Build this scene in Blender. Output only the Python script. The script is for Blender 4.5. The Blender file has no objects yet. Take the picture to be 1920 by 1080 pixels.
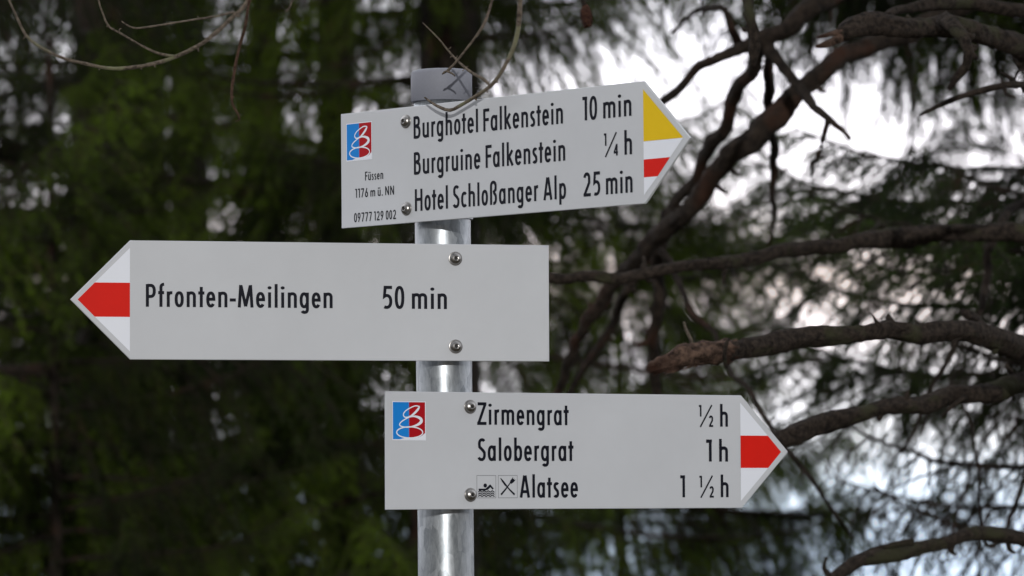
import bpy, math, random
import numpy as np
from mathutils import Matrix, Vector, Quaternion

# ------------------------------------------------------------------ camera, sky, sun, exposure
scene = bpy.context.scene
COL = scene.collection
EYE = 1.65
PITCH, ROLL, FPX = 0.05138, 0.005, 7987.0
POLE_X, POLE_Y, LEAN = -0.07603, 4.79233, -0.00518

cam_data = bpy.data.cameras.new('camera')
cam = bpy.data.objects.new('camera', cam_data)
COL.objects.link(cam)
cam.matrix_world = (Matrix.Translation((0, 0, EYE)) @ Matrix.Rotation(math.pi / 2 + PITCH, 4, 'X')
                    @ Matrix.Rotation(-ROLL, 4, 'Z'))
cam_data.sensor_width = 36
cam_data.lens = FPX * 36 / 1920
cam_data.clip_start = 0.1
cam_data.clip_end = 30000
cam_data.dof.use_dof = True
cam_data.dof.focus_distance = 4.75
cam_data.dof.aperture_fstop = 10.0
scene.camera = cam

SUN_EL, SUN_AZ = math.radians(9), math.radians(180)      # sun lamp behind the camera, standing in for the camera flash
world = bpy.data.worlds.new('World')
scene.world = world
world.use_nodes = True
wn, wl = world.node_tree.nodes, world.node_tree.links
wn.clear()
w_out = wn.new('ShaderNodeOutputWorld')
w_bg = wn.new('ShaderNodeBackground')
w_bg.inputs['Strength'].default_value = 0.1
w_sky = wn.new('ShaderNodeTexSky')
w_sky.sky_type = 'NISHITA'
w_sky.sun_disc = False
w_sky.sun_elevation = SUN_EL
w_sky.sun_rotation = SUN_AZ
w_tc = wn.new('ShaderNodeTexCoord')
w_sep = wn.new('ShaderNodeSeparateXYZ')
w_map = wn.new('ShaderNodeMapping')
w_map.inputs['Scale'].default_value = (3, 3, 12)
w_noise = wn.new('ShaderNodeTexNoise')
w_noise.inputs['Scale'].default_value = 2.2
w_noise.inputs['Detail'].default_value = 5
w_ramp = wn.new('ShaderNodeValToRGB')                     # colour of the cloud cover from the horizon upward
els = w_ramp.color_ramp.elements
els[0].position = 0.0
els[0].color = (7.6, 9.2, 11.6, 1)
els[1].position = 1.0
els[1].color = (20, 20.4, 21.6, 1)
for p, c in ((0.20, (8.0, 9.6, 11.8, 1)), (0.27, (9.6, 11.0, 12.8, 1)), (0.33, (13.6, 13.9, 14.7, 1)), (0.42, (14, 13.4, 14, 1)), (0.52, (14.5, 12.3, 11.6, 1)), (0.62, (15.5, 14.8, 15.6, 1)), (0.85, (15.5, 15.4, 16.6, 1))):
    e = els.new(p)
    e.color = c
w_mr = wn.new('ShaderNodeMapRange')
w_mr.inputs['From Min'].default_value = -0.05
w_mr.inputs['From Max'].default_value = 0.15
w_mix = wn.new('ShaderNodeMix')
w_mix.data_type = 'RGBA'
w_fac = wn.new('ShaderNodeMapRange')
w_fac.inputs['From Min'].default_value = 0.25
w_fac.inputs['From Max'].default_value = 0.6
w_fac.inputs['To Min'].default_value = 0.78
w_fac.inputs['To Max'].default_value = 1.0
wl.new(w_tc.outputs['Generated'], w_sep.inputs[0])
wl.new(w_tc.outputs['Generated'], w_map.inputs[0])
wl.new(w_map.outputs[0], w_noise.inputs['Vector'])
wl.new(w_noise.outputs[0], w_fac.inputs['Value'])
wl.new(w_sep.outputs['Z'], w_mr.inputs['Value'])
wl.new(w_mr.outputs[0], w_ramp.inputs[0])
wl.new(w_fac.outputs[0], w_mix.inputs['Factor'])
wl.new(w_sky.outputs[0], w_mix.inputs['A'])
w_dir = wn.new('ShaderNodeMapRange')                      # the cloud is bright ahead and dull behind the camera
w_dir.inputs['From Min'].default_value = -0.6
w_dir.inputs['From Max'].default_value = 1.0
w_dir.inputs['To Min'].default_value = 0.22
w_dir.inputs['To Max'].default_value = 2.3
w_mul = wn.new('ShaderNodeVectorMath')
w_mul.operation = 'SCALE'
wl.new(w_sep.outputs['Y'], w_dir.inputs['Value'])
wl.new(w_ramp.outputs[0], w_mul.inputs[0])
wl.new(w_dir.outputs[0], w_mul.inputs['Scale'])
wl.new(w_mul.outputs[0], w_mix.inputs['B'])
wl.new(w_mix.outputs['Result'], w_bg.inputs['Color'])
wl.new(w_bg.outputs[0], w_out.inputs[0])

sun_data = bpy.data.lights.new('sun', 'SUN')
sun_data.energy = 3.2
sun_data.angle = math.radians(0.5)
sun_data.color = (1.0, 0.98, 0.95)
sun = bpy.data.objects.new('sun', sun_data)  # directional lamp added to act as the flash
COL.objects.link(sun)
sun.location = (0, -20, 12)
sun.rotation_euler = (math.radians(90) - SUN_EL, 0, 0)    # shines towards +Y and down

scene.view_settings.view_transform = 'Standard'
scene.view_settings.look = 'None'
scene.view_settings.gamma = 1
scene.view_settings.exposure = -0.75
scene.cycles.use_denoising = True
scene.cycles.max_bounces = 6
scene.cycles.diffuse_bounces = 3
scene.cycles.glossy_bounces = 3
scene.cycles.transmission_bounces = 3
scene.cycles.sample_clamp_indirect = 4


def at(x, y, d):
    """World point at depth d (m along the view axis) seen at pixel x, y of the 1920x1080 photograph."""
    px, py = x - 960, 540 - y
    cr, sr = math.cos(-ROLL), math.sin(-ROLL)
    px, py = px * cr - py * sr, px * sr + py * cr
    X, u = px / FPX * d, py / FPX * d
    return Vector((X, d * math.cos(PITCH) - u * math.sin(PITCH), EYE + d * math.sin(PITCH) + u * math.cos(PITCH)))


# ------------------------------------------------------------------ materials
def material(name):
    m = bpy.data.materials.new(name)
    m.use_nodes = True
    return m, m.node_tree.nodes, m.node_tree.links, m.node_tree.nodes['Principled BSDF']


def paint(name, col, rough=0.45, var=0.06, scale=30, bump=0.0, spec=0.4):
    m, n, l, b = material(name)
    tc = n.new('ShaderNodeTexCoord')
    nz = n.new('ShaderNodeTexNoise')
    nz.inputs['Scale'].default_value = scale
    nz.inputs['Detail'].default_value = 6
    nz.inputs['Roughness'].default_value = 0.65
    l.new(tc.outputs['Object'], nz.inputs['Vector'])
    rp = n.new('ShaderNodeValToRGB')
    rp.color_ramp.elements[0].position = 0.3
    rp.color_ramp.elements[1].position = 0.7
    rp.color_ramp.elements[0].color = (*[c * (1 - var) for c in col], 1)
    rp.color_ramp.elements[1].color = (*[min(1, c * (1 + var)) for c in col], 1)
    l.new(nz.outputs[0], rp.inputs[0])
    l.new(rp.outputs[0], b.inputs['Base Color'])
    b.inputs['Roughness'].default_value = rough
    b.inputs['Specular IOR Level'].default_value = spec
    if bump:
        n2 = n.new('ShaderNodeTexNoise')
        n2.inputs['Scale'].default_value = 900
        l.new(tc.outputs['Object'], n2.inputs['Vector'])
        bp = n.new('ShaderNodeBump')
        bp.inputs['Strength'].default_value = bump
        bp.inputs['Distance'].default_value = 0.0004
        l.new(n2.outputs[0], bp.inputs['Height'])
        l.new(bp.outputs[0], b.inputs['Normal'])
    return m


def zinc():
    m, n, l, b = material('galvanised_steel')
    tc = n.new('ShaderNodeTexCoord')
    mp = n.new('ShaderNodeMapping')
    mp.inputs['Scale'].default_value = (1, 1, 0.35)
    l.new(tc.outputs['Object'], mp.inputs[0])
    nz = n.new('ShaderNodeTexNoise')
    nz.inputs['Scale'].default_value = 210
    nz.inputs['Detail'].default_value = 8
    nz.inputs['Roughness'].default_value = 0.7
    vo = n.new('ShaderNodeTexVoronoi')
    vo.inputs['Scale'].default_value = 130
    l.new(mp.outputs[0], nz.inputs['Vector'])
    l.new(mp.outputs[0], vo.inputs['Vector'])
    mx = n.new('ShaderNodeMix')
    mx.data_type = 'RGBA'
    mx.inputs['Factor'].default_value = 0.35
    l.new(nz.outputs[0], mx.inputs['A'])
    l.new(vo.outputs['Color'], mx.inputs['B'])
    bw = n.new('ShaderNodeRGBToBW')
    l.new(mx.outputs['Result'], bw.inputs[0])
    rp = n.new('ShaderNodeValToRGB')
    rp.color_ramp.elements[0].position = 0.3
    rp.color_ramp.elements[1].position = 0.7
    rp.color_ramp.elements[0].color = (0.21, 0.232, 0.25, 1)
    rp.color_ramp.elements[1].color = (0.46, 0.49, 0.52, 1)
    l.new(bw.outputs[0], rp.inputs[0])
    l.new(rp.outputs[0], b.inputs['Base Color'])
    mr = n.new('ShaderNodeMapRange')
    mr.inputs['To Min'].default_value = 0.30
    mr.inputs['To Max'].default_value = 0.44
    l.new(bw.outputs[0], mr.inputs['Value'])
    l.new(mr.outputs[0], b.inputs['Roughness'])
    b.inputs['Metallic'].default_value = 0.7
    bp = n.new('ShaderNodeBump')
    bp.inputs['Strength'].default_value = 0.05
    bp.inputs['Distance'].default_value = 0.001
    l.new(bw.outputs[0], bp.inputs['Height'])
    l.new(bp.outputs[0], b.inputs['Normal'])
    return m


def bark(name, dark, light, scale=60, tint=None):
    m, n, l, b = material(name)
    tc = n.new('ShaderNodeTexCoord')
    nz = n.new('ShaderNodeTexNoise')
    nz.inputs['Scale'].default_value = scale
    nz.inputs['Detail'].default_value = 9
    nz.inputs['Roughness'].default_value = 0.72
    l.new(tc.outputs['Object'], nz.inputs['Vector'])
    rp = n.new('ShaderNodeValToRGB')
    rp.color_ramp.elements[0].position = 0.36
    rp.color_ramp.elements[1].position = 0.68
    rp.color_ramp.elements[0].color = (*dark, 1)
    rp.color_ramp.elements[1].color = (*light, 1)
    l.new(nz.outputs[0], rp.inputs[0])
    out = rp.outputs[0]
    if tint:                                              # patches of moss or peeled reddish bark
        n2 = n.new('ShaderNodeTexNoise')
        n2.inputs['Scale'].default_value = scale * 0.16
        n2.inputs['Detail'].default_value = 5
        l.new(tc.outputs['Object'], n2.inputs['Vector'])
        r2 = n.new('ShaderNodeValToRGB')
        r2.color_ramp.elements[0].position = 0.55
        r2.color_ramp.elements[1].position = 0.66
        l.new(n2.outputs[0], r2.inputs[0])
        mx = n.new('ShaderNodeMix')
        mx.data_type = 'RGBA'
        mx.inputs['B'].default_value = (*tint, 1)
        l.new(r2.outputs[0], mx.inputs['Factor'])
        l.new(out, mx.inputs['A'])
        out = mx.outputs['Result']
    l.new(out, b.inputs['Base Color'])
    b.inputs['Roughness'].default_value = 0.9
    b.inputs['Specular IOR Level'].default_value = 0.15
    bp = n.new('ShaderNodeBump')
    bp.inputs['Strength'].default_value = 0.9
    bp.inputs['Distance'].default_value = 0.007
    l.new(nz.outputs[0], bp.inputs['Height'])
    l.new(bp.outputs[0], b.inputs['Normal'])
    return m


def needles(name, dark, light):
    m, n, l, b = material(name)
    oi = n.new('ShaderNodeObjectInfo')
    tc = n.new('ShaderNodeTexCoord')
    nz = n.new('ShaderNodeTexNoise')
    nz.inputs['Scale'].default_value = 2.6
    nz.inputs['Detail'].default_value = 3
    l.new(tc.outputs['Object'], nz.inputs['Vector'])
    ad = n.new('ShaderNodeMath')
    ad.operation = 'MULTIPLY_ADD'
    ad.inputs[1].default_value = 0.45
    l.new(oi.outputs['Random'], ad.inputs[0])
    l.new(nz.outputs[0], ad.inputs[2])
    rp = n.new('ShaderNodeValToRGB')
    rp.color_ramp.elements[0].position = 0.56
    rp.color_ramp.elements[1].position = 0.95
    rp.color_ramp.elements[0].color = (*dark, 1)
    rp.color_ramp.elements[1].color = (*light, 1)
    l.new(ad.outputs[0], rp.inputs[0])
    l.new(rp.outputs[0], b.inputs['Base Color'])
    b.inputs['Roughness'].default_value = 0.55
    b.inputs['Specular IOR Level'].default_value = 0.1
    tr = n.new('ShaderNodeBsdfTranslucent')
    l.new(rp.outputs[0], tr.inputs['Color'])
    ms = n.new('ShaderNodeMixShader')
    ms.inputs[0].default_value = 0.42
    l.new(b.outputs[0], ms.inputs[1])
    l.new(tr.outputs[0], ms.inputs[2])
    l.new(ms.outputs[0], n['Material Output'].inputs[0])
    return m


M_PLATE = paint('grey_enamel', (0.497, 0.515, 0.545), 0.42, 0.035, 9, 0.06, 0.3)
M_WHITE = paint('white_foil', (0.72, 0.75, 0.82), 0.4, 0.015, 20, 0, 0.3)
M_BLACK = paint('black_lettering', (0.006, 0.007, 0.013), 0.5, 0.05, 40, 0, 0.12)
M_RED = paint('red_foil', (0.62, 0.012, 0.006), 0.45, 0.04, 30, 0, 0.12)
M_YELLOW = paint('yellow_foil', (0.70, 0.47, 0.008), 0.45, 0.03, 30, 0, 0.12)
M_BLUE = paint('blue_foil', (0.01, 0.20, 0.60), 0.45, 0.03, 30, 0, 0.12)
M_DRED = paint('dark_red_foil', (0.36, 0.005, 0.010), 0.45, 0.04, 30, 0, 0.12)
M_GREYLINE = paint('grey_line', (0.12, 0.125, 0.14), 0.5, 0.03, 30)
M_CAP = paint('grey_plastic', (0.195, 0.203, 0.238), 0.65, 0.04, 420, 0.05)
M_ZINC = zinc()
M_STEEL = paint('stainless_steel', (0.34, 0.33, 0.32), 0.32, 0.12, 300)
M_STEEL.node_tree.nodes['Principled BSDF'].inputs['Metallic'].default_value = 1.0
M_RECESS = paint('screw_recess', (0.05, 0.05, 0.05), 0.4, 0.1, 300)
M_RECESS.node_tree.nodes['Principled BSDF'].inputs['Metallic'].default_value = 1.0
M_BARK = bark('dead_branch_bark', (0.007, 0.0055, 0.0045), (0.056, 0.043, 0.034), 120, (0.040, 0.040, 0.022))
M_BARK_RED = bark('peeled_red_bark', (0.010, 0.007, 0.0055), (0.17, 0.108, 0.08), 90, (0.035, 0.016, 0.010))
M_BARK_FAR = bark('spruce_bark', (0.007, 0.0055, 0.0045), (0.040, 0.030, 0.023), 60, (0.040, 0.020, 0.013))
M_TWIG = bark('twig_bark', (0.06, 0.048, 0.038), (0.26, 0.215, 0.165), 220, (0.20, 0.20, 0.12))
M_TWIG_RED = bark('young_twig_bark', (0.03, 0.017, 0.012), (0.15, 0.09, 0.06), 220)
M_CONE = bark('cone_scales', (0.025, 0.011, 0.008), (0.12, 0.055, 0.035), 160)
M_NEEDLE = needles('spruce_needles', (0.010, 0.024, 0.004), (0.115, 0.19, 0.010))
M_NEEDLE_B = needles('dark_spruce_needles', (0.012, 0.026, 0.007), (0.045, 0.080, 0.014))


# ------------------------------------------------------------------ mesh helpers
def tag(o, label=None, cat=None, group=None, kind=None):
    if label: o['label'] = label
    if cat: o['category'] = cat
    if group: o['group'] = group
    if kind: o['kind'] = kind
    return o


def empty(name, loc, rot=(0, 0, 0)):
    o = bpy.data.objects.new(name, None)
    COL.objects.link(o)
    o.empty_display_size = 0.05
    o.location = loc
    o.rotation_euler = rot
    return o


class MB:
    """Collects vertices and faces and links them as ONE mesh object."""
    def __init__(self):
        self.v, self.f, self.m = [], [], []

    def add(self, vs, fs, mi=0):
        b = len(self.v)
        self.v += [tuple(p) for p in vs]
        self.f += [tuple(i + b for i in f) for f in fs]
        self.m += [mi] * len(fs)

    def build(self, name, mats, parent=None, smooth=False, loc=None):
        me = bpy.data.meshes.new(name)
        me.from_pydata(self.v, [], self.f)
        for m in (mats if isinstance(mats, (list, tuple)) else [mats]):
            me.materials.append(m)
        me.polygons.foreach_set('material_index', self.m)
        if smooth:
            me.polygons.foreach_set('use_smooth', [True] * len(self.f))
        me.update()
        o = bpy.data.objects.new(name, me)
        COL.objects.link(o)
        if parent: o.parent = parent
        if loc: o.location = loc
        return o


def catmull(pts, rad, step):
    """Smooth polyline through pts (Vectors) with radii; returns resampled points and radii."""
    P = [pts[0] * 2 - pts[1]] + list(pts) + [pts[-1] * 2 - pts[-2]]
    R = [rad[0]] + list(rad) + [rad[-1]]
    out, ro = [], []
    for i in range(1, len(P) - 2):
        n = max(2, int((P[i + 1] - P[i]).length / step))
        for k in range(n):
            t = k / n
            a, b, c, d = P[i - 1], P[i], P[i + 1], P[i + 2]
            out.append(0.5 * ((2 * b) + (c - a) * t + (2 * a - 5 * b + 4 * c - d) * t * t + (3 * b - a - 3 * c + d) * t ** 3))
            ro.append(R[i] + (R[i + 1] - R[i]) * t)
    out.append(P[-2].copy())
    ro.append(R[-2])
    return out, ro


def tube(mb, pts, rad, sides=10, step=0.01, rough=0.0, rng=None, mi=0, wobble=0.0, blunt=True):
    """A tapering limb along pts; rough adds knots and ridges to its surface, wobble bends its line."""
    rng = rng or random.Random(1)
    C, R = catmull(pts, rad, step)
    if wobble:
        ph = [rng.uniform(0, 6.28) for _ in range(6)]
        fr = [rng.uniform(14, 30), rng.uniform(40, 70), rng.uniform(14, 30)]
        s = 0
        for i in range(1, len(C)):
            s += (C[i] - C[i - 1]).length
            k = min(1, i / 6, (len(C) - 1 - i) / 6 + 0.3)
            C[i] = C[i] + Vector((math.sin(s * fr[0] + ph[0]) + 0.5 * math.sin(s * fr[1] + ph[1]),
                                  math.sin(s * fr[2] + ph[2]), math.sin(s * fr[0] * 1.2 + ph[3]) + 0.5 * math.sin(s * fr[1] * 0.9 + ph[4]))) * wobble * k
    ridge = [[rng.uniform(-1, 1) for _ in range(sides)] for _ in range(4)]
    up = Vector((0.3, 0.2, 1)).normalized()
    vs, fs = [], []
    lump = 0.0
    for i, (c, r) in enumerate(zip(C, R)):
        t = (C[min(i + 1, len(C) - 1)] - C[max(i - 1, 0)]).normalized()
        a = t.cross(up)
        if a.length < 1e-3: a = t.cross(Vector((1, 0, 0)))
        a.normalize()
        b = t.cross(a).normalized()
        lump = lump * 0.75 + rng.uniform(-1, 1) * 0.4
        r = r * (1 + rough * 0.55 * math.sin(i * 0.21 + ridge[0][0] * 3) * math.sin(i * 0.067 + ridge[1][0] * 3))
        w = ridge[(i // 7) % 4]
        w2 = ridge[(i // 7 + 1) % 4]
        q = (i % 7) / 7
        for k in range(sides):
            an = 2 * math.pi * k / sides
            rr = r * (1 + rough * (0.5 * lump + 0.6 * (w[k] * (1 - q) + w2[k] * q) + 0.45 * rng.uniform(-1, 1)))
            vs.append(c + (a * math.cos(an) + b * math.sin(an)) * rr)
    n = len(C)
    for i in range(n - 1):
        for k in range(sides):
            k2 = (k + 1) % sides
            fs.append((i * sides + k, (i + 1) * sides + k, (i + 1) * sides + k2, i * sides + k2))
    if blunt:
        fs.append(tuple(range(sides)))
        fs.append(tuple((n - 1) * sides + k for k in reversed(range(sides))))
    mb.add(vs, fs, mi)
    return C, R


def lathe(mb, prof, sides=48, mi=0, axis='Z', org=(0, 0, 0), closed_top=True):
    """Turn a profile of (radius, height) round an axis ('Z', or 'F' for the front of a plate, -Y)."""
    vs, fs = [], []
    for r, h in prof:
        for k in range(sides):
            a = 2 * math.pi * k / sides
            if axis == 'Z': p = (r * math.cos(a), r * math.sin(a), h)
            else: p = (r * math.cos(a), -h, r * math.sin(a))
            vs.append((p[0] + org[0], p[1] + org[1], p[2] + org[2]))
    n = len(prof)
    for i in range(n - 1):
        for k in range(sides):
            k2 = (k + 1) % sides
            fs.append((i * sides + k, i * sides + k2, (i + 1) * sides + k2, (i + 1) * sides + k))
    if closed_top:
        fs.append(tuple((n - 1) * sides + k for k in range(sides)))
        fs.append(tuple(reversed(range(sides))))
    mb.add(vs, fs, mi)


def box(mb, x0, x1, y0, y1, z0, z1, mi=0):
    vs = [(x, y, z) for z in (z0, z1) for y in (y0, y1) for x in (x0, x1)]
    mb.add(vs, [(0, 2, 3, 1), (4, 5, 7, 6), (0, 1, 5, 4), (2, 6, 7, 3), (0, 4, 6, 2), (1, 3, 7, 5)], mi)


# ------------------------------------------------------------------ ground
def ground_z(x, y):
    r = math.hypot(x, y - 6)
    fall = max(0.0, r - 9)
    z = -250 * (1 - math.exp(-fall * 0.0016 * (1 if r < 60 else 1.6)))
    return z + 0.05 * math.sin(x * 1.3 + 0.5) * math.cos(y * 1.1) + 0.02 * math.sin(x * 4.1) * math.sin(y * 3.7)


def make_ground():
    radii = [0] + [0.5 * k for k in range(1, 44)] + [24, 27, 31, 36, 43, 52, 65, 85, 110, 150, 210, 300, 450, 700, 1100, 1800, 3000, 5000, 8000, 12000]
    N = 72
    vs, fs = [(0, 6, ground_z(0, 6))], []
    for r in radii[1:]:
        for k in range(N):
            a = 2 * math.pi * k / N
            x, y = r * math.cos(a), 6 + r * math.sin(a)
            vs.append((x, y, ground_z(x, y)))
    for k in range(N):
        fs.append((0, 1 + k, 1 + (k + 1) % N))
    for i in range(len(radii) - 2):
        for k in range(N):
            k2 = (k + 1) % N
            fs.append((1 + i * N + k, 1 + (i + 1) * N + k, 1 + (i + 1) * N + k2, 1 + i * N + k2))
    mb = MB()
    mb.add(vs, fs)
    o = mb.build('ground', bark('forest_floor', (0.025, 0.020, 0.012), (0.085, 0.065, 0.04), 6, (0.035, 0.05, 0.015)), smooth=True)
    tag(o, kind='structure')


make_ground()

# ------------------------------------------------------------------ signpost
def make_post():
    zb = ground_z(POLE_X, POLE_Y) - 0.05
    root = empty('signpost', (POLE_X + LEAN * (zb - EYE), POLE_Y, zb))
    root.rotation_euler = (0, LEAN, 0)
    tag(root, 'round galvanised steel post with a grey plastic cap carrying the three arrow signs', 'signpost')
    top = EYE + (930 - 172) * 0.0006 - zb + 0.008
    R = 0.0315
    mb = MB()
    prof = [(R - 0.003, top - 0.002), (R, 0.0)]
    prof = [(R, 0)] + [(R, top * k / 60) for k in range(1, 60)] + [(R, top), (R - 0.003, top)]
    lathe(mb, prof, 64)
    mb.build('pole', M_ZINC, root, smooth=True)
    z0, z1 = top - 0.006, top + 0.030
    Rc = 0.0346
    mb = MB()
    lathe(mb, [(R + 0.0004, z0), (Rc - 0.0008, z0), (Rc, z0 + 0.0008), (Rc, z1 - 0.004), (Rc - 0.0008, z1 - 0.0018), (Rc - 0.0025, z1 - 0.0004), (Rc - 0.005, z1), (0.02, z1 + 0.0008), (0.003, z1 + 0.001)], 64)
    c = mb.build('cap', M_CAP, root, smooth=True)
    return root


POST = make_post()

# ------------------------------------------------------------------ lettering: a condensed geometric alphabet of pen strokes
# Every glyph is (width, strokes) in units of the capital height; a stroke is a list of pen-centre points.
T = 0.127
XH = 0.685


def arc(cx, cy, rx, ry, a0, a1, n=18, p=2.35):
    out = []
    for i in range(n + 1):
        a = math.radians(a0 + (a1 - a0) * i / n)
        c, s = math.cos(a), math.sin(a)
        out.append((cx + rx * math.copysign(abs(c) ** (2 / p), c), cy + ry * math.copysign(abs(s) ** (2 / p), s)))
    return out


h = T / 2
t2 = T * 0.44


def bowl(w, n=28):
    return arc(w / 2, XH / 2, w / 2 - h, XH / 2 - t2, 0, 360, n)


def stem(x, y0, y1):
    return [(x, y0), (x, y1)]


def arch(x0, x1, y=XH):
    return arc((x0 + x1) / 2, y - 0.2, (x1 - x0) / 2, 0.2 - t2, 180, 0, 16) + [(x1, 0)]


G = {}
G['o'] = (0.355, [bowl(0.355)])
G['a'] = (0.36, [arc(0.18 - 0.005, XH / 2, 0.18 - h, XH / 2 - t2, 25, 335, 26), stem(0.36 - h, 0, XH)])
G['b'] = (0.36, [arc(0.18 + 0.005, XH / 2, 0.18 - h, XH / 2 - t2, 205, 515, 26), stem(h, 0, 1.055)])
G['p'] = (0.36, [arc(0.18 + 0.005, XH / 2, 0.18 - h, XH / 2 - t2, 205, 515, 26), stem(h, -0.25, XH)])
G['g'] = (0.36, [arc(0.175, XH / 2, 0.18 - h, XH / 2 - t2, 25, 335, 26),
                 [(0.36 - h, XH), (0.36 - h, 0.0)] + arc(0.19, -0.06, 0.17 - h, 0.19 - t2, 0, -150, 14)])
G['e'] = (0.355, [[(h + 0.02, 0.355), (0.355 - h, 0.355)] + arc(0.1775, XH / 2, 0.1775 - h, XH / 2 - t2, 8, 322, 28)])
G['c'] = (0.30, [arc(0.18, XH / 2, 0.18 - h, XH / 2 - t2, 48, 312, 24)])
G['n'] = (0.36, [stem(h, 0, XH), arch(h, 0.36 - h)])
G['h'] = (0.36, [stem(h, 0, 1.055), arch(h, 0.36 - h)])
G['m'] = (0.58, [stem(h, 0, XH), arch(h, 0.29), arch(0.29, 0.58 - h)])
G['u'] = (0.36, [stem(0.36 - h, 0, XH), [(h, XH)] + arc(0.18, 0.2, 0.18 - h, 0.2 - t2, 180, 360, 16)])
G['\u00fc'] = (0.36, G['u'][1] + [[(0.10 - 0.055, 0.87), (0.10 + 0.055, 0.87)], [(0.26 - 0.055, 0.87), (0.26 + 0.055, 0.87)]])
G['r'] = (0.235, [stem(h, 0, XH), arc(0.19, XH - 0.22, 0.19 - h, 0.22 - t2, 180, 80, 10)])
G['l'] = (T, [stem(h, 0, 1.055)])
G['i'] = (0.14, [stem(0.07, 0, XH), 'dot'])
G['t'] = (0.235, [stem(0.115, 0, 0.90), [(0.0, XH - t2), (0.235, XH - t2)]])
G['f'] = (0.235, [[(0.105, 0)] + [(0.105, 0.8)] + arc(0.225, 0.86, 0.12, 0.195 - t2, 180, 90, 8), [(0.0, XH - t2), (0.225, XH - t2)]])
G['k'] = (0.37, [stem(h, 0, 1.055), [(0.075, 0.30), (0.30, XH)], [(0.135, 0.395), (0.315, 0.0)]])
G['s'] = (0.27, [arc(0.145, XH - 0.185, 0.145 - h, 0.185 - t2, 40, 180, 10) + [(0.085, 0.42), (0.19, 0.29)] + arc(0.125, 0.185, 0.145 - h, 0.185 - t2, 0, -145, 12)])
G['\u00df'] = (0.38, [[(h, 0), (h, 0.8)] + arc(0.185, 0.80, 0.185 - h, 0.255 - t2, 180, 0, 14) + [(0.30, 0.66), (0.215, 0.575), (0.225, 0.535)] + arc(0.20, 0.275, 0.18 - h, 0.275 - t2, 70, -100, 14)])
G['B'] = (0.39, [stem(h, 0, 1.0), [(h, 1 - t2), (0.19, 1 - t2)] + arc(0.19, 0.765, 0.165 - h, 0.235 - t2, 90, -90, 14) + [(h, 0.53)],
                 [(0.19, 0.5305)] + arc(0.20, 0.288, 0.19 - h, 0.288 - t2, 90, -90, 16) + [(h, t2)]])
G['P'] = (0.385, [stem(h, 0, 1.0), [(h, 1 - t2), (0.18, 1 - t2)] + arc(0.18, 0.70, 0.205 - h, 0.30 - t2, 90, -90, 16) + [(h, 0.40 + t2)]])
G['F'] = (0.33, [stem(h, 0, 1.0), [(h, 1 - t2), (0.33, 1 - t2)], [(h, 0.52), (0.30, 0.52)]])
G['H'] = (0.43, [stem(h, 0, 1), stem(0.43 - h, 0, 1), [(h, 0.53), (0.43 - h, 0.53)]])
G['N'] = (0.46, [stem(h, 0, 1), stem(0.46 - h, 0, 1), [(h, 0.98), (0.46 - h, 0.02)]])
G['A'] = (0.44, [[(0.045, 0), (0.20, 1.0)], [(0.395, 0), (0.24, 1.0)], [(0.10, 0.27), (0.34, 0.27)]])
G['M'] = (0.58, [[(0.05, 0), (0.105, 1.0)], [(0.53, 0), (0.475, 1.0)], [(0.115, 0.97), (0.29, 0.05)], [(0.465, 0.97), (0.29, 0.05)]])
G['Z'] = (0.42, [[(0.02, 1 - t2), (0.41, 1 - t2)], [(0.36, 0.95), (0.06, 0.05)], [(0.0, t2), (0.41, t2)]])
G['S'] = (0.36, [arc(0.19, 0.755, 0.18 - h, 0.245 - t2, 38, 180, 12) + [(0.085, 0.62), (0.155, 0.545), (0.235, 0.46), (0.292, 0.37)] + arc(0.165, 0.28, 0.195 - h, 0.28 - t2, 0, -150, 14)])
G['1'] = (0.22, [[(0.0, 1 - t2), (0.22, 1 - t2)], stem(0.22 - h, 0, 1.0)])
G['0'] = (0.37, [arc(0.185, 0.5, 0.185 - h, 0.5 - t2, 0, 360, 32)])
G['2'] = (0.37, [arc(0.18, 0.72, 0.18 - h, 0.28 - t2, 165, -10, 14) + [(0.29, 0.56), (0.075, 0.09)], [(0.01, t2), (0.37, t2)]])
G['4'] = (0.39, [stem(0.29, 0, 1.0), [(0.28, 0.96), (0.05, 0.27)], [(0.0, 0.27), (0.39, 0.27)]])
G['5'] = (0.36, [[(0.345, 1 - t2), (0.09, 1 - t2), (0.065, 0.545)] + arc(0.14, 0.32, 0.22 - h, 0.32 - t2, 100, -118, 18)])
G['6'] = (0.37, [arc(0.185, 0.30, 0.185 - h, 0.30 - t2, 0, 360, 26), [(0.07, 0.40), (0.25, 1.0)]])
G['9'] = (0.37, [arc(0.185, 0.70, 0.185 - h, 0.30 - t2, 0, 360, 26), [(0.30, 0.60), (0.12, 0.0)]])
G['7'] = (0.36, [[(0.0, 1 - t2), (0.35, 1 - t2)], [(0.315, 0.95), (0.11, 0.0)]])
G['-'] = (0.23, [[(0.0, 0.33), (0.23, 0.33)]])
G['.'] = (0.13, [[(0.01, 0.06), (0.12, 0.06)]])
SPACE = 0.205
ROUND_L = set('oaegc0SsCp69' + 'b') - set('bp')
ROUND_R = set('obpecsS05B')


def mini(ch, k, dx, dy):
    return [[(x * k + dx, y * k + dy) for x, y in s] for s in G[ch][1]]


FRAC = {'\u00bd': '2', '\u00bc': '4'}
GF = {}
for f, den in FRAC.items():
    GF[f] = (0.66, mini('1', 0.52, 0.0, 0.46), mini(den, 0.50, 0.44, 0.0), [[(0.06, -0.02), (0.57, 1.0)]])


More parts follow.
